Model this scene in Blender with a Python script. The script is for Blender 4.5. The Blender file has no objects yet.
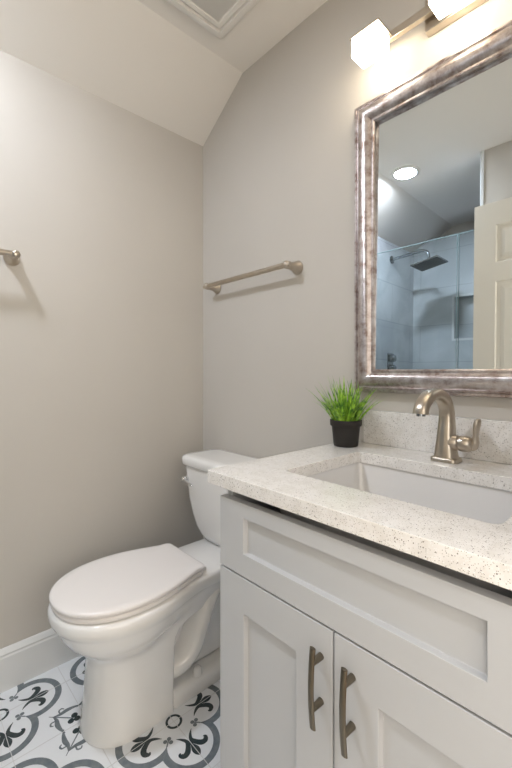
import bpy, bmesh, math, random
from mathutils import Vector, Matrix
C = bpy.context.scene
col = C.collection
R = math.radians
random.seed(7)

# ---------------------------------------------------------------- camera
cam_d = bpy.data.cameras.new('camera')
cam = bpy.data.objects.new('camera', cam_d)
col.objects.link(cam)
cam.location = (1.5517, -1.0895, 1.08)
cam.rotation_euler = (R(90), 0, R(90 - 42.8261))
cam_d.sensor_fit = 'AUTO'
cam_d.sensor_width = 36.0
cam_d.lens = 36.0 * 388.92 / 768.0
cam_d.shift_y = -12.7 / 768.0
cam_d.clip_start = 0.02
C.camera = cam

# ---------------------------------------------------------------- world and light levels
w = bpy.data.worlds.new('world')
C.world = w
w.use_nodes = True
bgn = w.node_tree.nodes['Background']
bgn.inputs[0].default_value = (1.0, 0.95, 0.88, 1)
bgn.inputs[1].default_value = 1.9
C.view_settings.view_transform = 'Standard'
C.view_settings.look = 'None'
C.view_settings.gamma = 1.0
C.view_settings.use_curve_mapping = False
C.view_settings.exposure = 0.80
LAMP_GLASS = 9.0        # vanity light, lit glass
DOWNLIGHT = 225.0         # round ceiling lights


def area(name, loc, rot, size, power, colour, size_y=None):
    d = bpy.data.lights.new(name, 'AREA')
    d.energy = power
    d.color = colour
    d.size = size
    if size_y:
        d.shape = 'RECTANGLE'
        d.size_y = size_y
    o = bpy.data.objects.new(name, d)
    col.objects.link(o)
    o.location = loc
    o.rotation_euler = rot
    return o


# soft fill light added in the hall, aimed at the open doorway
area('hall_fill', (2.62, -0.95, 1.45), (0, R(90), 0), 1.5, 12.0, (1.0, 0.95, 0.87), 1.5)


# ---------------------------------------------------------------- materials
def mat(name, colour, rough=0.5, metal=0.0, spec=None, coat=0.0, noise=None, bump=None):
    """noise=(scale, other colour, contrast low, high); bump=(scale, strength)"""
    m = bpy.data.materials.new(name)
    m.use_nodes = True
    nt = m.node_tree
    b = nt.nodes['Principled BSDF']
    b.inputs['Base Color'].default_value = (*colour, 1)
    b.inputs['Roughness'].default_value = rough
    b.inputs['Metallic'].default_value = metal
    if spec is not None:
        b.inputs['Specular IOR Level'].default_value = spec
    b.inputs['Coat Weight'].default_value = coat
    tc = nt.nodes.new('ShaderNodeTexCoord')
    if noise:
        n = nt.nodes.new('ShaderNodeTexNoise')
        n.inputs['Scale'].default_value = noise[0]
        n.inputs['Detail'].default_value = 6
        r = nt.nodes.new('ShaderNodeValToRGB')
        r.color_ramp.elements[0].position = noise[2]
        r.color_ramp.elements[1].position = noise[3]
        r.color_ramp.elements[0].color = (*colour, 1)
        r.color_ramp.elements[1].color = (*noise[1], 1)
        nt.links.new(tc.outputs['Object'], n.inputs['Vector'])
        nt.links.new(n.outputs['Fac'], r.inputs[0])
        nt.links.new(r.outputs[0], b.inputs['Base Color'])
    if bump:
        n = nt.nodes.new('ShaderNodeTexNoise')
        n.inputs['Scale'].default_value = bump[0]
        n.inputs['Detail'].default_value = 3
        bp = nt.nodes.new('ShaderNodeBump')
        bp.inputs['Strength'].default_value = bump[1]
        bp.inputs['Distance'].default_value = 0.002
        nt.links.new(tc.outputs['Object'], n.inputs['Vector'])
        nt.links.new(n.outputs['Fac'], bp.inputs['Height'])
        nt.links.new(bp.outputs[0], b.inputs['Normal'])
    return m


def emit(name, colour, strength):
    m = bpy.data.materials.new(name)
    m.use_nodes = True
    b = m.node_tree.nodes['Principled BSDF']
    b.inputs['Base Color'].default_value = (0.9, 0.9, 0.9, 1)
    b.inputs['Emission Color'].default_value = (*colour, 1)
    b.inputs['Emission Strength'].default_value = strength
    return m


M = {}
M['wall'] = mat('greige_wall_paint', (0.56, 0.527, 0.480), 0.6, noise=(3.0, (0.57, 0.537, 0.49), 0.4, 0.6), bump=(260, 0.05))
M['ceiling'] = mat('white_ceiling_paint', (0.82, 0.785, 0.735), 0.8, bump=(200, 0.04))
M['trim'] = mat('white_trim_paint', (0.72, 0.73, 0.73), 0.35)
M['cabinet'] = mat('grey_white_cabinet_paint', (0.525, 0.535, 0.55), 0.38, bump=(120, 0.03))
M['dark_gap'] = mat('cabinet_inside', (0.10, 0.09, 0.07), 0.8)
M['porcelain'] = mat('white_porcelain', (0.86, 0.85, 0.835), 0.10, coat=0.4)
M['basin'] = mat('white_basin_china', (0.80, 0.79, 0.785), 0.12, coat=0.3)
M['seat'] = mat('white_seat_plastic', (0.86, 0.825, 0.81), 0.25)
M['nickel'] = mat('brushed_nickel', (0.50, 0.44, 0.36), 0.30, 1.0, noise=(35, (0.56, 0.50, 0.43), 0.3, 0.7), bump=(300, 0.05))
M['bronze'] = mat('brushed_pewter_handle', (0.20, 0.175, 0.135), 0.30, 1.0, bump=(300, 0.05))
M['chrome'] = mat('chrome', (0.72, 0.73, 0.74), 0.08, 1.0)
M['pot'] = mat('dark_plastic_pot', (0.013, 0.010, 0.008), 0.55)
M['soil'] = mat('potting_soil', (0.03, 0.035, 0.012), 0.95, bump=(90, 0.8))
M['tile'] = mat('white_floor_tile', (0.84, 0.86, 0.89), 0.26, noise=(5, (0.78, 0.80, 0.83), 0.4, 0.7))
M['tile_dark'] = mat('dark_slate_tile_print', (0.016, 0.034, 0.040), 0.3, noise=(60, (0.05, 0.062, 0.065), 0.4, 0.8))
M['tile_grey'] = mat('grey_tile_print', (0.15, 0.18, 0.205), 0.3, noise=(60, (0.23, 0.25, 0.26), 0.4, 0.8))
M['grout'] = mat('light_grout', (0.66, 0.66, 0.67), 0.8)
M['door'] = mat('cream_door_paint', (0.76, 0.71, 0.62), 0.42)
M['fan'] = mat('white_fan_plastic', (0.80, 0.78, 0.74), 0.4)
M['fan_grille'] = mat('grey_fan_grille', (0.78, 0.76, 0.72), 0.6)
M['mirror'] = mat('mirror_silvering', (0.79, 0.85, 0.89), 0.0, 1.0)
M['glow'] = emit('lit_frosted_glass', (1.0, 0.87, 0.68), LAMP_GLASS)
M['down'] = emit('lit_downlight_lens', (0.84, 0.90, 1.0), DOWNLIGHT)
M['shower_metal'] = mat('dark_chrome', (0.26, 0.28, 0.30), 0.18, 1.0)
M['rubber'] = mat('black_nozzle_face', (0.05, 0.055, 0.06), 0.4)
M['hall'] = mat('hall_wall_paint', (0.62, 0.58, 0.52), 0.7)
M['hall_floor'] = mat('hall_floor_wood', (0.30, 0.20, 0.12), 0.4, noise=(9, (0.22, 0.14, 0.08), 0.3, 0.7))


def quartz():
    m = mat('speckled_white_quartz', (0.70, 0.665, 0.62), 0.14, coat=0.2)
    nt = m.node_tree
    b = nt.nodes['Principled BSDF']
    tc = nt.nodes['Texture Coordinate']
    base = nt.nodes.new('ShaderNodeTexNoise')
    base.inputs['Scale'].default_value = 45
    base.inputs['Detail'].default_value = 4
    r0 = nt.nodes.new('ShaderNodeValToRGB')
    r0.color_ramp.elements[0].color = (0.86, 0.84, 0.82, 1)
    r0.color_ramp.elements[1].color = (0.78, 0.755, 0.725, 1)
    r0.color_ramp.elements[0].position = 0.42
    r0.color_ramp.elements[1].position = 0.68
    nt.links.new(tc.outputs['Object'], base.inputs['Vector'])
    nt.links.new(base.outputs['Fac'], r0.inputs[0])
    prev = r0.outputs[0]
    for scale, keep, rad, colr in ((300, 0.84, 0.28, (0.12, 0.10, 0.09, 1)), (520, 0.72, 0.34, (0.40, 0.37, 0.34, 1)),
                                   (420, 0.78, 0.34, (0.90, 0.90, 0.90, 1))):
        v = nt.nodes.new('ShaderNodeTexVoronoi')
        v.inputs['Scale'].default_value = scale
        nt.links.new(tc.outputs['Object'], v.inputs['Vector'])
        sep = nt.nodes.new('ShaderNodeSeparateColor')
        nt.links.new(v.outputs['Color'], sep.inputs[0])
        gt = nt.nodes.new('ShaderNodeMath')
        gt.operation = 'GREATER_THAN'
        gt.inputs[1].default_value = keep
        nt.links.new(sep.outputs[0], gt.inputs[0])
        lt = nt.nodes.new('ShaderNodeMath')
        lt.operation = 'LESS_THAN'
        lt.inputs[1].default_value = rad
        nt.links.new(v.outputs['Distance'], lt.inputs[0])
        mul = nt.nodes.new('ShaderNodeMath')
        mul.operation = 'MULTIPLY'
        nt.links.new(gt.outputs[0], mul.inputs[0])
        nt.links.new(lt.outputs[0], mul.inputs[1])
        mx = nt.nodes.new('ShaderNodeMixRGB')
        nt.links.new(mul.outputs[0], mx.inputs[0])
        nt.links.new(prev, mx.inputs[1])
        mx.inputs[2].default_value = colr
        prev = mx.outputs[0]
    nt.links.new(prev, b.inputs['Base Color'])
    return m


M['quartz'] = quartz()


def frame_material():
    m = mat('antique_silver_frame', (0.4, 0.36, 0.33), 0.32, 0.75, bump=(140, 0.12))
    nt = m.node_tree
    b = nt.nodes['Principled BSDF']
    tc = nt.nodes['Texture Coordinate']
    n = nt.nodes.new('ShaderNodeTexNoise')
    n.inputs['Scale'].default_value = 34
    n.inputs['Detail'].default_value = 8
    n.inputs['Roughness'].default_value = 0.7
    r = nt.nodes.new('ShaderNodeValToRGB')
    e = r.color_ramp.elements
    e[0].position = 0.34
    e[0].color = (0.25, 0.18, 0.15, 1)
    e[1].position = 0.66
    e[1].color = (0.62, 0.58, 0.57, 1)
    k = e.new(0.5)
    k.color = (0.47, 0.41, 0.39, 1)
    nt.links.new(tc.outputs['Object'], n.inputs['Vector'])
    nt.links.new(n.outputs['Fac'], r.inputs[0])
    nt.links.new(r.outputs[0], b.inputs['Base Color'])
    return m


M['frame'] = frame_material()


def shower_tile():
    m = mat('pale_grey_marble_tile', (0.6, 0.63, 0.66), 0.22)
    nt = m.node_tree
    b = nt.nodes['Principled BSDF']
    tc = nt.nodes['Texture Coordinate']
    # along-the-wall coordinate x+y, height z
    sp = nt.nodes.new('ShaderNodeSeparateXYZ')
    nt.links.new(tc.outputs['Object'], sp.inputs[0])
    add = nt.nodes.new('ShaderNodeMath')
    nt.links.new(sp.outputs[0], add.inputs[0])
    nt.links.new(sp.outputs[1], add.inputs[1])
    cb = nt.nodes.new('ShaderNodeCombineXYZ')
    nt.links.new(add.outputs[0], cb.inputs[0])
    nt.links.new(sp.outputs[2], cb.inputs[1])
    br = nt.nodes.new('ShaderNodeTexBrick')
    br.inputs['Scale'].default_value = 1.0
    br.inputs['Brick Width'].default_value = 0.61
    br.inputs['Row Height'].default_value = 0.305
    br.inputs['Mortar Size'].default_value = 0.0016
    br.inputs['Color1'].default_value = (0.58, 0.61, 0.64, 1)
    br.inputs['Color2'].default_value = (0.63, 0.655, 0.68, 1)
    br.inputs['Mortar'].default_value = (0.40, 0.42, 0.44, 1)
    nt.links.new(cb.outputs[0], br.inputs['Vector'])
    n = nt.nodes.new('ShaderNodeTexNoise')
    n.inputs['Scale'].default_value = 2.2
    n.inputs['Detail'].default_value = 7
    n.inputs['Distortion'].default_value = 1.8
    nt.links.new(tc.outputs['Object'], n.inputs['Vector'])
    r = nt.nodes.new('ShaderNodeValToRGB')
    r.color_ramp.elements[0].position = 0.40
    r.color_ramp.elements[0].color = (0.84, 0.85, 0.86, 1)
    r.color_ramp.elements[1].position = 0.60
    r.color_ramp.elements[1].color = (1, 1, 1, 1)
    nt.links.new(n.outputs['Fac'], r.inputs[0])
    mx = nt.nodes.new('ShaderNodeMixRGB')
    mx.blend_type = 'MULTIPLY'
    mx.inputs[0].default_value = 1
    nt.links.new(br.outputs['Color'], mx.inputs[1])
    nt.links.new(r.outputs[0], mx.inputs[2])
    nt.links.new(mx.outputs[0], b.inputs['Base Color'])
    return m


M['shower_tile'] = shower_tile()


def grass_material():
    m = mat('artificial_grass_green', (0.13, 0.36, 0.03), 0.42)
    nt = m.node_tree
    b = nt.nodes['Principled BSDF']
    tc = nt.nodes['Texture Coordinate']
    v = nt.nodes.new('ShaderNodeTexNoise')
    v.inputs['Scale'].default_value = 70
    r = nt.nodes.new('ShaderNodeValToRGB')
    r.color_ramp.elements[0].position = 0.35
    r.color_ramp.elements[0].color = (0.05, 0.19, 0.012, 1)
    r.color_ramp.elements[1].position = 0.65
    r.color_ramp.elements[1].color = (0.42, 0.70, 0.07, 1)
    nt.links.new(tc.outputs['Object'], v.inputs['Vector'])
    nt.links.new(v.outputs['Fac'], r.inputs[0])
    nt.links.new(r.outputs[0], b.inputs['Base Color'])
    b.inputs['Subsurface Weight'].default_value = 0.0
    return m


M['grass'] = grass_material()


def glass_material():
    m = bpy.data.materials.new('clear_shower_glass')
    m.use_nodes = True
    nt = m.node_tree
    for n in list(nt.nodes):
        nt.nodes.remove(n)
    out = nt.nodes.new('ShaderNodeOutputMaterial')
    tr = nt.nodes.new('ShaderNodeBsdfTransparent')
    tr.inputs[0].default_value = (0.955, 0.985, 0.985, 1)
    gl = nt.nodes.new('ShaderNodeBsdfGlossy')
    gl.inputs[0].default_value = (0.9, 1, 1, 1)
    gl.inputs['Roughness'].default_value = 0.02
    fr = nt.nodes.new('ShaderNodeFresnel')
    fr.inputs[0].default_value = 1.35
    mx = nt.nodes.new('ShaderNodeMixShader')
    nt.links.new(fr.outputs[0], mx.inputs[0])
    nt.links.new(tr.outputs[0], mx.inputs[1])
    nt.links.new(gl.outputs[0], mx.inputs[2])
    nt.links.new(mx.outputs[0], out.inputs[0])
    return m


M['glass'] = glass_material()
M['glass_edge'] = mat('polished_glass_edge', (0.42, 0.56, 0.57), 0.15)


# ---------------------------------------------------------------- helpers
def obj(name, bm, material, parent=None, smooth=False, loc=None, bevel=0.0, seg=2, angle=35, mats=None):
    bmesh.ops.remove_doubles(bm, verts=bm.verts, dist=1e-6)
    me = bpy.data.meshes.new(name)
    bm.normal_update()
    bm.to_mesh(me)
    bm.free()
    o = bpy.data.objects.new(name, me)
    col.objects.link(o)
    if mats:
        for x in mats:
            me.materials.append(x)
    else:
        me.materials.append(material)
    if smooth:
        for p in me.polygons:
            p.use_smooth = True
    if loc:
        o.location = loc
    if parent:
        o.parent = parent
    if bevel > 0:
        md = o.modifiers.new('bevel', 'BEVEL')
        md.width = bevel
        md.segments = seg
        md.limit_method = 'ANGLE'
        md.angle_limit = R(angle)
        md.harden_normals = True
        for p in me.polygons:
            p.use_smooth = True
    elif smooth:
        me.set_sharp_from_angle(angle=R(50))
    return o


def thing(name, label, cat, loc=(0, 0, 0), group=None):
    o = bpy.data.objects.new(name, None)
    o.empty_display_size = 0.05
    col.objects.link(o)
    o.location = loc
    return tag(o, label, cat, group)


def tag(o, label, cat, group=None):
    o['label'] = label
    o['category'] = cat
    if group:
        o['group'] = group
    return o


def structure(o):
    o['kind'] = 'structure'
    return o


def box(bm, x0, x1, y0, y1, z0, z1, mi=0):
    vs = [bm.verts.new(p) for p in ((x0, y0, z0), (x1, y0, z0), (x1, y1, z0), (x0, y1, z0),
                                    (x0, y0, z1), (x1, y0, z1), (x1, y1, z1), (x0, y1, z1))]
    for f in ((3, 2, 1, 0), (4, 5, 6, 7), (0, 1, 5, 4), (1, 2, 6, 5), (2, 3, 7, 6), (3, 0, 4, 7)):
        bm.faces.new([vs[i] for i in f]).material_index = mi
    return bm


def bx(*a):
    return box(bmesh.new(), *a)


def loft(rings, cap0=True, cap1=True, bm=None):
    bm = bm or bmesh.new()
    rv = [[bm.verts.new(p) for p in r] for r in rings]
    n = len(rings[0])
    for a, b in zip(rv, rv[1:]):
        for i in range(n):
            j = (i + 1) % n
            bm.faces.new((a[i], a[j], b[j], b[i]))
    if cap0:
        bm.faces.new(rv[0][::-1])
    if cap1:
        bm.faces.new(rv[-1])
    return bm


def recalc(bm):
    bmesh.ops.recalc_face_normals(bm, faces=bm.faces)
    return bm


def tube(pts, radii, seg=16, bm=None, sx=1.0, side=None):
    """swept round section along pts; sx widens it along 'side'"""
    pts = [Vector(p) for p in pts]
    if not hasattr(radii, '__len__'):
        radii = [radii] * len(pts)
    rings = []
    up = None
    for i, p in enumerate(pts):
        t = (pts[min(i + 1, len(pts) - 1)] - pts[max(i - 1, 0)]).normalized()
        if up is None:
            up = Vector(side) if side else (Vector((0, 0, 1)) if abs(t.z) < 0.9 else Vector((1, 0, 0)))
        u = (up - t * up.dot(t)).normalized()
        up = u
        v = t.cross(u)
        r = radii[i]
        rings.append([p + u * (r * sx * math.cos(a)) + v * (r * math.sin(a))
                      for a in [2 * math.pi * k / seg for k in range(seg)]])
    return recalc(loft(rings, bm=bm))


def smooth_path(pts, n=8):
    """Catmull-Rom through pts (any dimension)"""
    P = [pts[0]] + list(pts) + [pts[-1]]
    out = []
    for i in range(1, len(P) - 2):
        p0, p1, p2, p3 = P[i - 1], P[i], P[i + 1], P[i + 2]
        for k in range(n):
            t = k / n
            out.append(tuple(0.5 * (2 * b + (c - a) * t + (2 * a - 5 * b + 4 * c - d) * t * t + (3 * b - a - 3 * c + d) * t ** 3)
                             for a, b, c, d in zip(p0, p1, p2, p3)))
    out.append(tuple(pts[-1]))
    return out


def lathe(profile, axis='z', seg=32, center=(0, 0, 0), bm=None):
    """profile: (radius, height) pairs"""
    rings = []
    c = Vector(center)
    for r, h in profile:
        ring = []
        for k in range(seg):
            a = 2 * math.pi * k / seg
            x, y = r * math.cos(a), r * math.sin(a)
            p = {'z': (x, y, h), 'y': (x, h, y), 'x': (h, x, y)}[axis]
            ring.append(c + Vector(p))
        rings.append(ring)
    return recalc(loft(rings, bm=bm))


def rrect(cx, cy, hw, hh, r, z, n=6):
    r = min(r, hw * 0.999, hh * 0.999)
    out = []
    for (sx, sy, a0) in ((1, 1, 0), (-1, 1, 90), (-1, -1, 180), (1, -1, 270)):
        for k in range(n + 1):
            a = R(a0 + 90 * k / n)
            out.append((cx + sx * (hw - r) + r * math.cos(a), cy + sy * (hh - r) + r * math.sin(a), z))
    return out


# ================================================================ ROOM SHELL
RX = 1.52          # right wall
RY = -2.31         # shower back wall
ZK, ZC, XC = 2.166, 2.356, 0.293   # knee height, flat ceiling, crease


def prism_xz(poly, y0, y1):
    bm = bmesh.new()
    a = [bm.verts.new((x, y0, z)) for x, z in poly]
    b = [bm.verts.new((x, y1, z)) for x, z in poly]
    bm.faces.new(a)
    bm.faces.new(b[::-1])
    n = len(poly)
    for i in range(n):
        bm.faces.new((a[i], b[i], b[(i + 1) % n], a[(i + 1) % n]))
    return recalc(bm)


structure(obj('wall_back', prism_xz([(-0.1, 0), (RX + 0.12, 0), (RX + 0.12, ZC + .1), (-0.1, ZC + .1)], 0.0, 0.1), M['wall']))
structure(obj('wall_left', bx(-0.1, 0, RY - .1, 0.0, 0, ZK + .02), M['wall']))
structure(obj('wall_front', bx(-0.1, RX + .12, RY - .1, RY, 0, ZC + .1), M['wall']))
# right wall with the doorway the photographer stands in
bm = bmesh.new()
DY0, DY1, DZ = -1.29, -0.52, 2.05
box(bm, RX, RX + .12, DY1, 0.0, 0, ZC + .1)
box(bm, RX, RX + .12, RY, DY0, 0, ZC + .1)
box(bm, RX, RX + .12, DY0, DY1, DZ, ZC + .1)
structure(obj('wall_right', bm, M['wall']))
# ceiling: steep slope along the left wall, then flat
bm = prism_xz([(-0.1, ZK - .1 * (ZC - ZK) / XC), (XC, ZC), (RX + .12, ZC), (RX + .12, ZC + .1), (-0.1, ZC + .1)], RY, 0.0)
structure(obj('ceiling', bm, M['ceiling']))
# partition behind the door, closing the shower
structure(obj('wall_partition', bx(0.823, RX, -1.43, -1.33, 0, ZC), M['wall']))
structure(obj('trim_1', bx(0.805, 0.823, -1.435, -1.326, 0, ZC), M['trim'], bevel=.002))


# ---- floor with printed tiles
def stroke(bm, pts, widths, z, mi, tf, n=5):
    path = smooth_path([(*p, wd) for p, wd in zip(pts, widths)], n)
    L, Rr = [], []
    for i, p in enumerate(path):
        a = path[max(i - 1, 0)]
        b = path[min(i + 1, len(path) - 1)]
        dx, dy = b[0] - a[0], b[1] - a[1]
        l = math.hypot(dx, dy) or 1
        nx, ny = -dy / l, dx / l
        L.append(tf((p[0] + nx * p[2] / 2, p[1] + ny * p[2] / 2), z))
        Rr.append(tf((p[0] - nx * p[2] / 2, p[1] - ny * p[2] / 2), z))
    for i in range(len(path) - 1):
        vs = [bm.verts.new(q) for q in (L[i], L[i + 1], Rr[i + 1], Rr[i])]
        bm.faces.new(vs).material_index = mi


def disc(bm, cx, cy, r, z, mi, tf, n=14):
    bm.faces.new([bm.verts.new(tf((cx + r * math.cos(2 * math.pi * k / n), cy + r * math.sin(2 * math.pi * k / n)), z))
                  for k in range(n)]).material_index = mi


bm = bmesh.new()
bm.faces.new([bm.verts.new(p) for p in ((0, RY, 0), (RX + .12, RY, 0), (RX + .12, 0, 0), (0, 0, 0))]).material_index = 0
P = 0.39
mx0, my0 = 0.500, -0.460
Z1, Z2 = 0.0003, 0.0006
# grout lines
for k in range(-3, 7):
    xg = mx0 + k * P / 2
    if 0.01 < xg < RX:
        box(bm, xg - .0009, xg + .0009, -1.32, 0, 0, Z2 + .0001, 3)
for k in range(-5, 4):
    yg = my0 + k * P / 2
    if -1.33 < yg < 0:
        box(bm, 0, RX, yg - .0009, yg + .0009, 0, Z2 + .0001, 3)


def rotf(cx, cy, ang, flip=1):
    c, s = math.cos(ang), math.sin(ang)
    def f(p, z):
        x, y = p[0], p[1] * flip
        return (cx + x * c - y * s, cy + x * s + y * c, z)
    return f


for ix in range(-2, 4):
    for iy in range(-3, 2):
        cx, cy = mx0 + ix * P, my0 + iy * P
        if -0.12 < cx < RX + .1 and -1.4 < cy < 0.1:
            for q in range(4):
                t = rotf(cx, cy, q * math.pi / 2)
                # quatrefoil band lobe
                N = 28
                pr = None
                for k in range(N + 1):
                    s = -1 + 2 * k / N
                    ao, ai = R(94.1) * s, R(123.0) * s
                    po = (.092 + .086 * math.cos(ao), .086 * math.sin(ao))
                    pi_ = (.092 + .0665 * math.cos(ai), .0665 * math.sin(ai))
                    cur = (t(po, Z1), t(pi_, Z1))
                    if pr:
                        bm.faces.new([bm.verts.new(v) for v in (pr[0], cur[0], cur[1], pr[1])]).material_index = 2
                    pr = cur
                # ring
                for k in range(9):
                    a0, a1 = R(90 * k / 9), R(90 * (k + 1) / 9)
                    bm.faces.new([bm.verts.new(t(v, Z1)) for v in (
                        (.018 * math.cos(a0), .018 * math.sin(a0)), (.0255 * math.cos(a0), .0255 * math.sin(a0)),
                        (.0255 * math.cos(a1), .0255 * math.sin(a1)), (.018 * math.cos(a1), .018 * math.sin(a1)))]).material_index = 1
                # fleur de lis in the lobe
                stroke(bm, [(.084, 0), (.100, 0), (.118, 0), (.132, 0), (.142, 0)], [.004, .009, .022, .017, .001], Z1, 1, t)
                for fl in (1, -1):
                    tt = rotf(cx, cy, q * math.pi / 2, fl)
                    stroke(bm, [(.056, .026), (.068, .015), (.084, .007), (.100, .013), (.113, .024), (.115, .036), (.106, .043), (.100, .039)],
                           [.001, .007, .011, .0145, .0165, .015, .011, .003], Z1, 1, tt)
                # little trefoil at the cusp
                d = rotf(cx, cy, q * math.pi / 2 + math.pi / 4)
                for (px, py) in ((.057, 0), (.067, .0085), (.067, -.0085)):
                    disc(bm, px, py, .0062, Z1, 2, d)
                stroke(bm, [(.06, 0), (.082, 0)], [.004, .004], Z1, 2, d)
        # ornament round the tile corner
        kx, ky = cx + P / 2, cy + P / 2
        if -0.12 < kx < RX + .1 and -1.4 < ky < 0.1:
            for q in range(4):
                d = rotf(kx, ky, q * math.pi / 2 + math.pi / 4)
                for (px, py) in ((.028, 0), (.042, .0105), (.042, -.0105)):
                    disc(bm, px, py, .0095, Z1, 1, d)
                stroke(bm, [(.04, 0), (.075, 0), (.118, 0)], [.004, .004, .002], Z1, 2, d)
                for fl in (1, -1):
                    dd = rotf(kx, ky, q * math.pi / 2 + math.pi / 4, fl)
                    stroke(bm, [(.104, 0), (.088, .010), (.076, .026), (.058, .040), (.038, .050)],
                           [.003, .010, .014, .009, .001], Z1, 2, dd)
                    stroke(bm, [(.088, .012), (.098, .022), (.094, .031), (.086, .030)], [.004, .005, .005, .003], Z1, 2, dd)
structure(obj('floor', bm, None, mats=[M['tile'], M['tile_dark'], M['tile_grey'], M['grout']]))


# ---- baseboards: tall board with a moulded cap
def baseboard(name, run):
    prof = [(0, 0), (.014, 0), (.014, .112), (.012, .118), (.0125, .124), (.0095, .130), (.006, .137), (.003, .141), (0, .141)]
    rings = []
    for p, nrm in run:
        rings.append([(p[0] + nrm[0] * d, p[1] + nrm[1] * d, h) for d, h in prof])
    return structure(obj(name, recalc(loft(rings)), M['trim']))


baseboard('baseboard_left', [((0, -1.32), (1, 0)), ((0, 0), (1, 0))])
baseboard('baseboard_back', [((0.014, 0), (0, -1)), ((0.86, 0), (0, -1))])
baseboard('baseboard_partition', [((1.50, -1.33), (0, 1)), ((0.825, -1.33), (0, 1))])

# ---- doorway casing and jamb
bm = bmesh.new()
for x0, x1 in ((RX - .012, RX), (RX + .12, RX + .132)):
    box(bm, x0, x1, DY1, DY1 + .06, 0, DZ + .06)
    box(bm, x0, x1, DY0, DY1, DZ, DZ + .06)
box(bm, RX + .12, RX + .132, DY0 - .06, DY0, 0, DZ + .06)
structure(obj('trim_2', bm, M['trim'], bevel=.002))

# ---- hall beyond the doorway
structure(obj('floor_hall', bx(RX + .12, 2.75, -2.3, 0.3, -.05, 0), M['hall_floor']))
structure(obj('wall_hall', bx(2.75, 2.85, -2.3, 0.3, 0, 2.45), M['hall']))
structure(obj('ceiling_hall', bx(RX + .12, 2.75, -2.3, 0.3, 2.40, 2.45), M['ceiling']))

# ---- shower walls: tile cladding, niche, curb, tray
bm = bmesh.new()
TZ = 2.16
box(bm, 0.0, 0.012, RY, -1.36, 0, TZ - .005)                  # head wall
structure(obj('wall_shower_left', bm, M['shower_tile']))
bm = bmesh.new()
nx0, nx1, nz0, nz1 = 0.345, 0.80, 1.40, 1.74
yb, yf = RY, RY + .10
TB = 2.25
box(bm, 0.012, nx0, yb, yf, 0, TB)
box(bm, nx1, RX, yb, yf, 0, TB)
box(bm, nx0, nx1, yb, yf, 0, nz0)
box(bm, nx0, nx1, yb, yf, nz1, TB)
box(bm, nx0, nx1, yb, yb + .012, nz0, nz1)
structure(obj('wall_shower_back', bm, M['shower_tile']))
bm = bmesh.new()
for a in ((nx0 - .012, nx0 + .004, nz0 - .012, nz1 + .012), (nx1 - .004, nx1 + .012, nz0 - .012, nz1 + .012)):
    box(bm, a[0], a[1], yf - .01, yf + .003, a[2], a[3])
box(bm, nx0, nx1, yf - .01, yf + .003, nz0 - .012, nz0 + .004)
box(bm, nx0, nx1, yf - .01, yf + .003, nz1 - .004, nz1 + .012)
structure(obj('trim_3', bm, M['trim']))
structure(obj('trim_4', bx(0.012, 0.823, -1.43, -1.33, 0, 0.11), M['shower_tile'], bevel=.003))
structure(obj('floor_shower', bx(0.012, RX, RY + .1, -1.43, 0, 0.04), M['tile']))


# ================================================================ LIGHT FITTINGS
def shade_box(bm, x0, x1, y0, y1, z0, z1):
    return box(bm, x0, x1, y0, y1, z0, z1)


vl = thing('vanity_light', 'brushed nickel bar light with square frosted glass shades, lit above the framed mirror', 'wall light', (1.168, 0, 2.06))


def rel(o, parent):
    """parent o while keeping its modelled world place"""
    o.parent = parent
    o.location = Vector(o.location) - parent.location
    return o


rel(obj('backplate', bx(1.084, 1.276, -.026, -.001, 2.008, 2.115), M['nickel'], bevel=.002), vl)
rel(obj('bar', bx(0.935, 1.425, -.050, -.034, 2.033, 2.056), M['nickel'], bevel=.0015), vl)
rel(obj('mounting_stem', bx(1.15, 1.21, -.036, -.024, 2.03, 2.06), M['nickel'], bevel=.002), vl)
for sx in (0.960, 1.180, 1.400):
    bm = bmesh.new()
    box(bm, sx - .042, sx + .042, -.130, -.066, 1.979, 2.031)
    sh = rel(obj('shade', bm, M['glow'], bevel=.004), vl)
    bm = bmesh.new()
    box(bm, sx - .046, sx + .046, -.134, -.056, 2.0315, 2.0365)
    box(bm, sx - .012, sx + .012, -.060, -.045, 2.0335, 2.044)
    rel(obj('shade_holder', bm, M['nickel'], bevel=.001), vl)

LX, LY = 0.405, -1.245
dl = thing('recessed_light', 'round lit ceiling downlight with white trim, seen in the mirror', 'ceiling light', (LX, LY, ZC))
rel(obj('trim_ring', lathe([(.062, -.004), (.066, -.010), (.080, -.008), (.086, -.002), (.086, -.0005), (.062, -.0005)], seg=40, center=(LX, LY, ZC)), M['fan'], smooth=True), dl)
rel(obj('lens', lathe([(.002, -.009), (.040, -.009), (.063, -.007), (.063, -.003), (.002, -.003)], seg=40, center=(LX, LY, ZC)), M['down'], smooth=True), dl)

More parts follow.
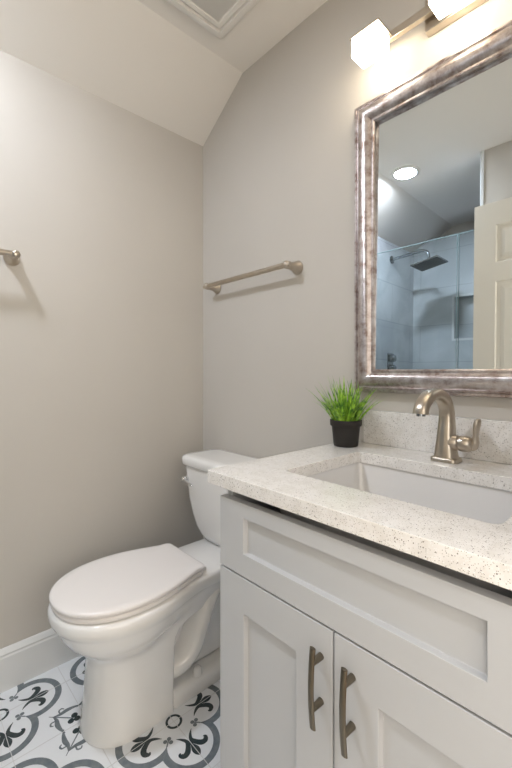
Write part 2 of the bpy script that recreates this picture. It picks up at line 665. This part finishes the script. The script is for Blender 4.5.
# exhaust fan cover on the flat ceiling
fx0, fx1, fy0, fy1 = 0.384, 0.714, -0.518, -0.188
fz = 2.331
fan = thing('exhaust_fan', 'square white ceiling exhaust fan cover with a grey grille', 'ceiling fan cover', ((fx0 + fx1) / 2, (fy0 + fy1) / 2, ZC))
fcx, fcy = (fx0 + fx1) / 2, (fy0 + fy1) / 2
H = .165
rings = []
for hw, z, r in ((H - .004, ZC - .0005, .012), (H + .001, ZC - .012, .010), (H + .003, fz + .004, .010), (H, fz, .010),
                 (H - .024, fz - .003, .010), (H - .027, fz + .007, .008), (H - .034, fz + .007, .008), (H - .037, fz - .001, .006), (H - .050, fz - .001, .005), (H - .052, fz + .003, .005)):
    rings.append(rrect(fcx, fcy, hw, hw, r, z))
rel(obj('cover', recalc(loft(rings)), M['fan'], smooth=True), fan)
bm = bmesh.new()
gh = H - .0535
for k in range(40):
    y = fcy - gh + (k + .5) * 2 * gh / 40
    box(bm, fcx - gh, fcx + gh, y - .0036, y + .0036, fz + .0022, fz + .0029)
rel(obj('grille', bm, M['fan_grille']), fan)

# ================================================================ MIRROR
FX0, FX1, FZ0, FZ1 = 0.860, 1.475, 1.016, 1.910
mr = thing('framed_mirror', 'rectangular wall mirror in a wide antique silver moulded frame above the backsplash', 'mirror', (1.168, 0, FZ0))
prof = [(0, .001), (0, .022), (.0025, .0265), (.0085, .0275), (.011, .0235), (.014, .0235), (.018, .030), (.026, .036), (.036, .0375),
        (.046, .034), (.054, .027), (.059, .0235), (.062, .0245), (.066, .0245), (.0695, .021), (.0695, .016), (.064, .001)]
corners = [(FX0, FZ0, 1, 1), (FX1, FZ0, -1, 1), (FX1, FZ1, -1, -1), (FX0, FZ1, 1, -1)]
bm = bmesh.new()
rv = [[bm.verts.new((cx + sx * o, -d, cz + sz * o)) for o, d in prof] for cx, cz, sx, sz in corners]
n = len(prof)
for i in range(4):
    a, b = rv[i], rv[(i + 1) % 4]
    for k in range(n):
        j = (k + 1) % n
        bm.faces.new((a[k], b[k], b[j], a[j]))
fr = obj('frame', recalc(bm), M['frame'], smooth=True)
fr.data.set_sharp_from_angle(angle=R(38))
rel(fr, mr)
# the glass leans back by under one degree inside its frame
gi = .0675
bm = bmesh.new()
ybm, ytp = -.0185, -.0075
x0, x1, z0, z1 = FX0 + gi, FX1 - gi, FZ0 + gi, FZ1 - gi
v = [bm.verts.new(p) for p in ((x0, ybm, z0), (x1, ybm, z0), (x1, ytp, z1), (x0, ytp, z1),
                               (x0, ybm + .004, z0), (x1, ybm + .004, z0), (x1, ytp + .004, z1), (x0, ytp + .004, z1))]
for f in ((0, 1, 2, 3), (7, 6, 5, 4), (0, 4, 5, 1), (1, 5, 6, 2), (2, 6, 7, 3), (3, 7, 4, 0)):
    bm.faces.new([v[i] for i in f])
rel(obj('mirror_glass', recalc(bm), M['mirror']), mr)

# ================================================================ VANITY
VX0, VX1 = 0.863, 1.473
YF = -0.560      # door faces
YB = -0.540      # carcass front
vn = thing('vanity_cabinet', 'pale grey shaker vanity cabinet with two doors under the quartz top', 'bathroom cabinet', (1.168, -.27, 0))
bm = bmesh.new()
box(bm, VX0, VX0 + .018, YB + .002, -.002, 0.0, .828)
box(bm, VX1 - .018, VX1, YB, -.002, 0.0, .828)
box(bm, VX0 + .018, VX1 - .018, YB, -.002, .10, .118)
box(bm, VX0 + .018, VX1 - .018, -.02, -.002, .118, .70)
box(bm, VX0 + .018, VX1 - .018, YB, YB + .018, .63, .775)
box(bm, VX0 + .018, VX1 - .018, YB, YB + .018, .12, .155)
box(bm, VX0 + .018, VX1 - .018, -.47, -.455, 0, .10)
rel(obj('carcass', bm, M['cabinet'], bevel=.001), vn)


def shaker(x0, x1, z0, z1, rail, stile, rail_b=None):
    """front with a recessed flat panel and a small inner step"""
    rail_b = rail_b or rail
    bm = bmesh.new()
    yf, yb, yp = YF, YB - .0005, YF + .011
    ox = [(x0, z0), (x1, z0), (x1, z1), (x0, z1)]
    ix = [(x0 + stile, z0 + rail_b), (x1 - stile, z0 + rail_b), (x1 - stile, z1 - rail), (x0 + stile, z1 - rail)]
    g = .0015
    px = [(ix[0][0] + g, ix[0][1] + g), (ix[1][0] - g, ix[1][1] + g), (ix[2][0] - g, ix[2][1] - g), (ix[3][0] + g, ix[3][1] - g)]
    O = [bm.verts.new((x, yf, z)) for x, z in ox]
    I = [bm.verts.new((x, yf, z)) for x, z in ix]
    Pn = [bm.verts.new((x, yp, z)) for x, z in px]
    B = [bm.verts.new((x, yb, z)) for x, z in ox]
    for i in range(4):
        j = (i + 1) % 4
        bm.faces.new((O[i], O[j], I[j], I[i]))
        bm.faces.new((I[i], I[j], Pn[j], Pn[i]))
        bm.faces.new((O[j], O[i], B[i], B[j]))
    bm.faces.new(Pn)
    bm.faces.new(B[::-1])
    return recalc(bm)


rel(obj('drawer_front', shaker(VX0, VX1, .6535, .8045, .030, .078, .0465), M['cabinet'], bevel=.0012), vn)


hd_posts = []


def bow_handle(x, z0, z1, parent):
    """curved flat-faced pull on two posts"""
    yc = YF
    N = 16
    rings = []
    for k in range(N + 1):
        s = k / N
        z = z0 + (z1 - z0) * s
        bow = .024 + .005 * (1 - (2 * s - 1) ** 2) - .002
        hw = .0058
        rings.append([(x + hw * math.cos(a), yc - bow + (.0030 * math.sin(a)), z) for a in [2 * math.pi * i / 14 for i in range(14)]])
    hd = obj('handle', recalc(loft(rings)), M['bronze'], smooth=True)
    d = (z1 - z0)
    hd.parent = parent
    for zz in (z0 + d * .25, z1 - d * .18):
        lathe([(.0062, -.0001), (.0052, -.0255)], 'y', 16, (x, yc, zz), posts_bm := bmesh.new())
        hd_posts.append(obj('handle_post', posts_bm, M['bronze'], smooth=True))
        hd_posts[-1].parent = parent
    return hd


d1 = obj('door', shaker(VX0, 1.1660, .112, .6495, .0745, .080), M['cabinet'], bevel=.0012)
rel(d1, vn)
d2 = obj('door', shaker(1.1695, VX1, .112, .6495, .0745, .080), M['cabinet'], bevel=.0012)
rel(d2, vn)
for dr, hx in ((d1, 1.1425), (d2, 1.2045)):
    h = bow_handle(hx, .487, .621, dr)
    h.location = Vector((0, 0, 0)) - Vector(vn.location) - Vector(dr.location)

# worktop slab with an undermount cut-out
CX0, CX1, CY0, CZ0, CZ1 = 0.832, 1.504, -0.574, 0.829, 0.858
SX0, SX1, SY0, SY1 = 0.956, 1.380, -0.452, -0.150
bm = bmesh.new()
outer = rrect((CX0 + CX1) / 2, (CY0) / 2 - .001, (CX1 - CX0) / 2, -CY0 / 2 - .001, .004, 0, 3)
inner = rrect((SX0 + SX1) / 2, (SY0 + SY1) / 2, (SX1 - SX0) / 2, (SY1 - SY0) / 2, .016, 0, 3)
n = len(outer)


def at(ring, z, grow=0, c=None):
    return [bm.verts.new((p[0], p[1], z)) for p in ring]


ot, ob = at(outer, CZ1), at(outer, CZ0)
it, ib = at(inner, CZ1), at(inner, CZ0)
for i in range(n):
    j = (i + 1) % n
    bm.faces.new((ot[i], ot[j], it[j], it[i]))
    bm.faces.new((ob[j], ob[i], ib[i], ib[j]))
    bm.faces.new((ot[j], ot[i], ob[i], ob[j]))
    bm.faces.new((it[i], it[j], ib[j], ib[i]))
tag(obj('countertop', recalc(bm), M['quartz'], bevel=.0015, angle=50),
    'speckled white quartz countertop with a rectangular sink cut-out', 'countertop')
tag(obj('backsplash', bx(CX0 + .058, CX1, -.019, -.0005, CZ1 + .0003, .960), M['quartz'], bevel=.001),
    'low speckled quartz backsplash strip along the wall behind the tap', 'backsplash')

# basin
sk = thing('sink', 'white rectangular undermount sink basin set in the quartz top', 'sink', ((SX0 + SX1) / 2, (SY0 + SY1) / 2, .70))
scx, scy, shw, shh = (SX0 + SX1) / 2, (SY0 + SY1) / 2, (SX1 - SX0) / 2, (SY1 - SY0) / 2
rings = []
for g, z, r in ((.022, CZ0 - .001, .03), (.022, CZ0 - .014, .03), (.016, .72, .05), (-.03, .672, .06), (-.10, .667, .04)):
    rings.append(rrect(scx, scy, shw + g, shh + g, r, z))
for g, z, r in ((-.10, .682, .04), (-.055, .684, .05), (-.024, .694, .05), (-.010, .716, .045), (-.002, .76, .035), (.004, .81, .025), (.006, CZ0 - .001, .022)):
    rings.append(rrect(scx, scy, shw + g, shh + g, r, z))
bm = loft(rings, cap0=True, cap1=False)
rv0 = [v for v in bm.verts]
# close rim between outermost first ring and last ring
nn = len(rings[0])
bm.verts.ensure_lookup_table()
first = bm.verts[:nn]
last = bm.verts[len(bm.verts) - nn:]
bm.faces.ensure_lookup_table()
capf = [f for f in bm.faces if len(f.verts) == nn][0]
bm.faces.remove(capf)
for i in range(nn):
    j = (i + 1) % nn
    bm.faces.new((first[i], first[j], last[j], last[i]))
# bottoms
bm.verts.ensure_lookup_table()
rel(obj('basin', recalc(bm), M['basin'], smooth=True), sk)
rel(obj('drain', lathe([(.001, .0), (.031, .0), (.032, .004), (.026, .0055), (.020, .003), (.001, .003)], seg=28, center=(scx, scy, .6825)), M['nickel'], smooth=True), sk)

# ---- tap
FXc, FYc = 1.165, -0.088
fc = thing('faucet', 'brushed nickel single lever tap with arched spout behind the sink', 'tap', (FXc, FYc, CZ1))
rings = []
for hw, hh, z, r in ((.031, .026, .0005, .010), (.031, .026, .0075, .010), (.029, .024, .0105, .010), (.024, .020, .0115, .010)):
    rings.append(rrect(FXc, FYc, hw, hh, r, CZ1 + z))
rel(obj('base_plate', recalc(loft(rings)), M['nickel'], smooth=True), fc)
# body rises, narrows, and arcs forward into the spout
path = [  # dy, dz, half width, half depth
    (0.000, .010, .0275, .0240), (0.000, .020, .0258, .0230), (.001, .045, .0222, .0216), (.003, .072, .0200, .0200), (.005, .096, .0184, .0184),
    (.004, .118, .0172, .0170), (-.004, .138, .0164, .0158), (-.020, .155, .0158, .0146), (-.044, .166, .0156, .0138),
    (-.074, .169, .0156, .0132), (-.104, .163, .0158, .0130), (-.126, .150, .0160, .0130), (-.138, .137, .0161, .0130), (-.141, .126, .0161, .0130)]
path = smooth_path(path, 4)
rings = []
for i, (dy, dz, hw, hd) in enumerate(path):
    a = path[max(i - 1, 0)]
    b = path[min(i + 1, len(path) - 1)]
    ty, tz = b[0] - a[0], b[1] - a[1]
    l = math.hypot(ty, tz)
    ty, tz = ty / l, tz / l
    ny, nz = tz, -ty       # in-plane normal
    ring = []
    for k in range(24):
        an = 2 * math.pi * k / 24
        c, s = math.cos(an), math.sin(an)
        e = .72
        u = hw * math.copysign(abs(c) ** e, c)
        q = hd * math.copysign(abs(s) ** e, s)
        ring.append((FXc + u, FYc + dy + ny * q, CZ1 + dz + nz * q))
    rings.append(ring)
rel(obj('spout', recalc(loft(rings)), M['nickel'], smooth=True), fc)
e = path[-1]
rel(obj('aerator', lathe([(.001, 0), (.0095, 0), (.0095, .006), (.001, .006)], seg=20, center=(FXc, FYc + e[0], CZ1 + e[1] - .004)), M['shower_metal'], smooth=True), fc)
hz = CZ1 + .048
rel(obj('handle_hub', lathe([(.001, .010), (.0195, .010), (.0190, .026), (.0160, .030), (.0150, .0305), (.0150, .032), (.0185, .0325), (.0195, .040), (.0185, .052), (.0140, .060), (.007, .064), (.001, .064)],
              'x', 28, (FXc, FYc, hz)), M['nickel'], smooth=True), fc)
rings = []
for dx, dz, wy, tx in ((.060, -.014, .006, .004), (.063, -.008, .010, .0085), (.066, .006, .0100, .0090), (.067, .020, .0090, .0062), (.068, .034, .0110, .0064), (.070, .048, .0135, .0078), (.0715, .057, .0125, .0072), (.072, .062, .007, .004)):
    rings.append([(FXc + dx + tx * math.cos(a), FYc + wy * math.sin(a), hz + dz) for a in [2 * math.pi * k / 20 for k in range(20)]])
rel(obj('lever', recalc(loft(rings)), M['nickel'], smooth=True), fc)

# ---- potted grass
PX, PY = 0.882, -0.103
pl = thing('potted_grass', 'bright green artificial grass in a small dark pot on the counter corner', 'potted plant', (PX, PY, CZ1))
rel(obj('pot', lathe([(.001, .0005), (.034, .0005), (.036, .003), (.0415, .060), (.0445, .060), (.0462, .0625), (.0468, .077), (.0458, .0785), (.0432, .078), (.0425, .068), (.001, .066)],
              seg=44, center=(PX, PY, CZ1)), M['pot'], smooth=True), pl)
rel(obj('soil', lathe([(.001, .066), (.0422, .066), (.0422, .071), (.02, .0745), (.001, .075)], seg=28, center=(PX, PY, CZ1)), M['soil'], smooth=True), pl)
bm = bmesh.new()
rg = random.Random(11)
for i in range(125):
    a = rg.random() * 2 * math.pi
    rr = .037 * math.sqrt(rg.random())
    bx_, by_ = PX + rr * math.cos(a), PY + rr * math.sin(a)
    out = a + rg.uniform(-.6, .6)
    lean = (rr / .037) * rg.uniform(.15, .85) + rg.uniform(0, .12)
    h = rg.uniform(.090, .155) * (1 - .15 * lean)
    if rg.random() < .25:
        h *= .7
    bend = rg.uniform(.1, .7) * lean
    wd = rg.uniform(.0034, .0058)
    tw = rg.uniform(0, math.pi)
    N = 6
    prev = None
    for k in range(N + 1):
        s = k / N
        ang = lean * .7 + bend * s * 1.3
        d = h * s * math.sin(ang)
        z = CZ1 + .070 + h * s * math.cos(ang)
        x = bx_ + d * math.cos(out)
        y = by_ + d * math.sin(out)
        y = min(y, -.024 if z < 1.0 else -.048)
        wdt = wd * (1 - s) ** .7 * (1 if s > .15 else .8) + .0001
        px, py = math.cos(out + math.pi / 2 + (tw - 1.5) * .5) * wdt, math.sin(out + math.pi / 2 + (tw - 1.5) * .5) * wdt
        cen = (x + math.cos(out) * wdt * .4, y + math.sin(out) * wdt * .4, z)
        cur = [bm.verts.new((x - px, y - py, z)), bm.verts.new(cen), bm.verts.new((x + px, y + py, z))]
        if prev:
            bm.faces.new((prev[0], prev[1], cur[1], cur[0]))
            bm.faces.new((prev[1], prev[2], cur[2], cur[1]))
        prev = cur
rel(obj('grass_blades', bm, M['grass'], smooth=True), pl)


# ================================================================ TOWEL BARS
def towel_bar_post(x, y, z, n, out):
    """flared round post; n = unit direction away from the wall"""
    prof = [(.001, .0005), (.0245, .0005), (.0255, .004), (.0245, .009), (.0190, .018), (.0150, .030), (.0130, out - .016), (.0142, out - .012), (.0148, out), (.0125, out + .009), (.007, out + .013), (.001, out + .0135)]
    if n == 'y':
        return lathe([(r, -h) for r, h in prof], 'y', 28, (x, y, z))
    return lathe(prof, 'x', 28, (x, y, z))


tb = thing('towel_bar', 'short brushed nickel towel bar on the wall between toilet and mirror', 'towel bar', (.36, 0, 1.462))
for x in (.118, .604):
    rel(obj('post', towel_bar_post(x, 0, 1.462, 'y', .062), M['nickel'], smooth=True), tb)
rel(obj('bar', tube([(.098, -.062, 1.462), (.11, -.062, 1.462), (.61, -.062, 1.462), (.622, -.062, 1.462)], [.0085, .0100, .0100, .0085], 20), M['nickel'], smooth=True), tb)
tb2 = thing('towel_bar', 'towel bar on the left wall, cut off by the left edge of the photo', 'towel bar', (0, -1.04, 1.468))
for y in (-.797, -1.25):
    rel(obj('post', towel_bar_post(0, y, 1.468, 'x', .062), M['nickel'], smooth=True), tb2)
rel(obj('bar', tube([(.062, -.785, 1.468), (.062, -.795, 1.468), (.062, -1.255, 1.468), (.062, -1.268, 1.468)], [.0085, .0100, .0100, .0085], 20), M['nickel'], smooth=True), tb2)

# ================================================================ TOILET
TX = 0.360
tl = thing('toilet', 'white two-piece toilet with closed lid, beside the vanity', 'toilet', (TX, -.36, 0))


def outline(yf, ym, yk, yb, wf, wb, z, rc=.03, ex=2.15, convex=False):
    """egg outline: front ellipse, flank easing to wb, square back with rounded corners"""
    side = []
    for k in range(17):
        a = math.pi / 2 * k / 16
        side.append((wf * math.sin(a) ** (2 / ex), ym + (yf - ym) * math.cos(a) ** (2 / ex)))
    for k in range(1, 13):
        s = k / 12
        e = (1 - math.cos(math.pi * s)) / 2 if not convex else 1 - math.cos(math.pi / 2 * s)
        side.append((wf + (wb - wf) * e, ym + (yk - ym) * s))
    rc = min(rc, wb * .9, (yb - yk) * .9)
    for k in range(0, 7):
        a = math.pi / 2 * k / 6
        side.append((wb - rc + rc * math.cos(a), yb - rc + rc * math.sin(a)))
    ring = [(TX + x, y, z) for x, y in side]
    ring += [(TX - x, y, z) for x, y in side[::-1][:-1]]
    return ring


def O(z, yf, wf, ym, wb, yk, yb, rc=.03):
    return outline(yf, ym, yk, yb, wf, wb, z, rc)


rings = [
    O(.000, -.684, .114, -.560, .112, -.48, -.44, .010),
    O(.006, -.686, .116, -.560, .113, -.48, -.44, .010),
    O(.016, -.682, .112, -.560, .110, -.48, -.44, .010),
    O(.120, -.674, .106, -.560, .105, -.48, -.435, .010),
    O(.200, -.668, .105, -.560, .103, -.47, -.43, .012),
    O(.228, -.668, .107, -.560, .101, -.46, -.42, .016),
    O(.246, -.676, .114, -.560, .098, -.44, -.40, .02),
    O(.262, -.693, .127, -.560, .095, -.41, -.36, .02),
    O(.283, -.718, .146, -.560, .095, -.36, -.27, .03),
    O(.300, -0.734, .160, -.560, .098, -.33, -.18, .03),
    O(.325, -0.749, .170, -.560, .105, -.32, -.08, .03),
    O(.342, -0.755, .174, -.560, .112, -.31, -.03, .03),
    O(.352, -0.760, .177, -.560, .120, -.31, -.02, .03),
    O(.360, -0.768, .182, -.560, .124, -.30, -.015, .03),
    O(.372, -0.772, .184, -.560, .126, -.30, -.015, .03),
    O(.386, -0.771, .183, -.560, .126, -.30, -.015, .03),
    O(.394, -0.766, .179, -.560, .122, -.30, -.018, .03),
    O(.3975, -0.756, .171, -.555, .115, -.30, -.024, .03)]
rel(obj('bowl', recalc(loft(rings)), M['porcelain'], smooth=True), tl)
# foot flange, trapway, inner web
foot = []
for z, hw, y0 in ((0, .106, -.445), (.004, .108, -.445), (.036, .105, -.445), (.046, .100, -.445), (.054, .080, -.445)):
    foot.append(rrect(TX, (y0 - .10) / 2, hw, (-.10 - y0) / 2, .012 if z > .05 else .02, z))
ft = obj('foot', recalc(loft(foot)), M['porcelain'], smooth=True)
rel(ft, tl)
bm = bmesh.new()
box(bm, TX - .050, TX + .050, -.44, -.13, .05, .36)
rel(obj('web', bm, M['porcelain'], bevel=.02, seg=3), tl)
tw = smooth_path([(TX, -.47, .10, .040), (TX, -.430, .105, .046), (TX, -.388, .118, .050), (TX, -.352, .150, .052), (TX, -.325, .205, .052), (TX, -.290, .275, .050),
                  (TX, -.235, .325, .046), (TX, -.185, .30, .046), (TX, -.165, .20, .046), (TX, -.165, .10, .046), (TX, -.17, .03, .046)], 6)
rel(obj('trapway', tube([p[:3] for p in tw], [p[3] * .95 for p in tw], 22, sx=2.35, side=(1, 0, 0)), M['porcelain'], smooth=True), tl)
for s in (1, -1):
    rel(obj('bolt_cap', lathe([(.001, .026), (.008, .025), (.0135, .019), (.0155, .008), (.016, .0), (.001, 0)], seg=20, center=(TX + s * .084, -.335, .0505)), M['porcelain'], smooth=True), tl)
# tank
rings = []
for z, hw, yf_, r in ((.3985, .100, -.150, .05), (.400, .124, -.164, .06), (.406, .141, -.174, .06), (.422, .158, -.181, .06), (.450, .175, -.187, .055), (.50, .194, -.192, .05),
                      (.56, .207, -.196, .045), (.63, .216, -.199, .042), (.688, .222, -.201, .040)):
    yb_ = -.012
    rings.append(rrect(TX, (yf_ + yb_) / 2, hw + .004, (yb_ - yf_) / 2, r, z, 8))
rel(obj('tank', recalc(loft(rings)), M['porcelain'], smooth=True), tl)
rings = []
for z, g, r in ((.6885, -.002, .04), (.690, .006, .042), (.694, .009, .044), (.716, .010, .045), (.725, .006, .042), (.7295, -.006, .036), (.7305, -.03, .03)):
    rings.append(rrect(TX, -.1075, .233 + g, .0945 + g, r, z, 8))
rel(obj('tank_lid', recalc(loft(rings)), M['porcelain'], smooth=True), tl)
# flush lever
fl = rel(obj('flush_lever', lathe([(.001, -.026), (.009, -.026), (.012, -.020), (.0125, -.012), (.010, -.008), (.0135, -.006), (.0135, 0.004), (.001, .004)], 'y', 24, (TX - .190, -.2005, .634)), M['chrome'], smooth=True), tl)
fl['label'] = 'chrome lever'
rel(obj('flush_arm', tube([(TX - .190, -.222, .634), (TX - .165, -.225, .632), (TX - .125, -.224, .625), (TX - .118, -.224, .624)], [.0045, .0055, .0060, .003], 14), M['chrome'], smooth=True), tl)


def seat_ring(z, k=1.0, yback=-.324, rc=.020):
    """outline of the lid, scaled by k about its middle"""
    ring = outline(-.768, -.565, yback - .035, yback, .172, .122, z, rc, convex=True)
    return [(TX + (x - TX) * k, -.55 + (y + .55) * k, zz) for x, y, zz in ring]


rel(obj('seat', recalc(loft([seat_ring(.3995, .955), seat_ring(.401, .98), seat_ring(.408, .99), seat_ring(.4125, .98), seat_ring(.414, .955)])), M['seat'], smooth=True), tl)
rel(obj('lid', recalc(loft([seat_ring(.4165, .96), seat_ring(.418, .995), seat_ring(.4235, 1.003), seat_ring(.4280, .995), seat_ring(.4305, .965), seat_ring(.4320, .86), seat_ring(.4330, .60), seat_ring(.4333, .2)])), M['seat'], smooth=True), tl)
for s in (1, -1):
    bm = bmesh.new()
    rings = [rrect(TX + s * .082, -.322, .016, .016, .006, z) for z in (.3975, .411)]
    rings.append(rrect(TX + s * .082, -.322, .013, .013, .006, .4135))
    rel(obj('hinge', recalc(loft(rings)), M['seat'], smooth=True), tl)

# ================================================================ BEHIND THE CAMERA, SEEN IN THE MIRROR
# six-panel door standing open against the partition
DX0, DX1, DYF, DYB, DH = 0.79, 1.515, -1.287, -1.322, 2.03
bm = bmesh.new()
W = DX1 - DX0
st = .105
pw = (W - 3 * st) / 2
cols_ = [(DX0 + st, DX0 + st + pw), (DX1 - st - pw, DX1 - st)]
rows = [(.235, .86), (1.00, 1.60), (1.70, 1.905)]
xs = sorted({DX0, DX1, *[v for c in cols_ for v in c]})
zs = sorted({.012, DH, *[v for r in rows for v in r]})


def is_panel(xa, za):
    return any(abs(xa - c[0]) < 1e-6 for c in cols_) and any(abs(za - r[0]) < 1e-6 for r in rows)


for xa, xb in zip(xs, xs[1:]):
    for za, zb in zip(zs, zs[1:]):
        for yy, s in ((DYF, -1), (DYB, 1)):
            q = [(xa, za), (xb, za), (xb, zb), (xa, zb)]
            if not is_panel(xa, za):
                bm.faces.new([bm.verts.new((x, yy, z)) for x, z in q])
            else:
                prev = None
                for inset, dep in ((0, 0), (.006, .007), (.022, .007), (.045, .002)):
                    ring = [bm.verts.new((x, yy + s * dep, z)) for x, z in
                            ((xa + inset, za + inset), (xb - inset, za + inset), (xb - inset, zb - inset), (xa + inset, zb - inset))]
                    if prev:
                        for i in range(4):
                            j = (i + 1) % 4
                            bm.faces.new((prev[i], prev[j], ring[j], ring[i]))
                    prev = ring
                bm.faces.new(prev)
for q in (((DX0, DYF, .012), (DX0, DYB, .012), (DX0, DYB, DH), (DX0, DYF, DH)), ((DX1, DYF, .012), (DX1, DYB, .012), (DX1, DYB, DH), (DX1, DYF, DH)),
          ((DX0, DYF, DH), (DX1, DYF, DH), (DX1, DYB, DH), (DX0, DYB, DH)), ((DX0, DYF, .012), (DX1, DYF, .012), (DX1, DYB, .012), (DX0, DYB, .012))):
    bm.faces.new([bm.verts.new(p) for p in q])
door = structure(obj('door_1', recalc(bm), M['door']))
kn = obj('door_knob', lathe([(.001, 0), (.030, 0), (.030, .005), (.012, .008), (.011, .028), (.022, .034), (.027, .046), (.022, .058), (.008, .062), (.001, .062)], 'y', 28, (DX0 + .06, DYF, .93)), M['nickel'], smooth=True)
kn.parent = door

# glass screen and glass shower door
GY = -1.38


def glass_sheet(name, x0, x1, z0, z1, label, cat):
    t = thing(name, label, cat, ((x0 + x1) / 2, GY, z0))
    rel(obj('pane', bx(x0 + .0015, x1 - .0015, GY - .005, GY + .005, z0, z1 - .002), M['glass']), t)
    bm = bmesh.new()
    box(bm, x0, x0 + .0015, GY - .005, GY + .005, z0, z1)
    box(bm, x1 - .0015, x1, GY - .005, GY + .005, z0, z1)
    box(bm, x0, x1, GY - .005, GY + .005, z1 - .002, z1)
    rel(obj('polished_edge', bm, M['glass_edge']), t)
    return t


glass_sheet('glass_screen', 0.014, 0.668, .112, 1.938, 'wide fixed clear glass shower screen, seen in the mirror', 'shower screen')
gd = glass_sheet('glass_door', 0.677, 0.803, .115, 1.938, 'narrow clear glass panel right of the shower screen, seen in the mirror', 'shower screen')

# shower head on a long arm
SYc = -1.82
shh_ = thing('rain_shower', 'square rain shower head on a bent chrome arm, seen in the mirror', 'shower', (.012, SYc, 2.05))
rel(obj('wall_flange', lathe([(.001, 0), (.030, 0), (.030, .006), (.012, .012), (.001, .012)], 'x', 28, (.0125, SYc, 2.020)), M['shower_metal'], smooth=True), shh_)
ap = smooth_path([(.018, SYc, 2.020), (.12, SYc, 2.028), (.23, SYc, 2.037), (.270, SYc, 2.034), (.298, SYc, 2.016), (.308, SYc, 1.985), (.309, SYc, 1.955)], 6)
rel(obj('arm', tube(ap, .0105, 16), M['shower_metal'], smooth=True), shh_)
hcx, hcz = .312, 1.930
bm = bmesh.new()
box(bm, -.1, .1, -.1, .1, -.005, .005)
hd = obj('head_plate', bm, M['shower_metal'], bevel=.002)
hd.rotation_euler = (0, R(-10), 0)
hd.location = (hcx, SYc, hcz)
rel(hd, shh_)
bm = bmesh.new()
box(bm, -.094, .094, -.094, .094, -.0065, -.0052)
nz = obj('nozzle_face', bm, M['rubber'])
nz.parent = hd
lathe_b = lathe([(.001, 0), (.016, 0), (.016, .016), (.009, .020), (.001, .020)], seg=20, center=(.309, SYc, hcz + .004))
rel(obj('swivel', lathe_b, M['shower_metal'], smooth=True), shh_)

sv = thing('shower_valve', 'dark square shower valve plate with two round knobs, seen in the mirror', 'shower valve', (.012, SYc, 1.21))
rel(obj('plate', bx(.0125, .019, SYc - .045, SYc + .045, 1.10, 1.275), M['shower_metal'], bevel=.003), sv)
for z in (1.235, 1.155):
    rel(obj('knob', lathe([(.001, .0), (.028, 0), (.028, .030), (.024, .036), (.001, .036)], 'x', 24, (.019, SYc, z)), M['shower_metal'], smooth=True), sv)
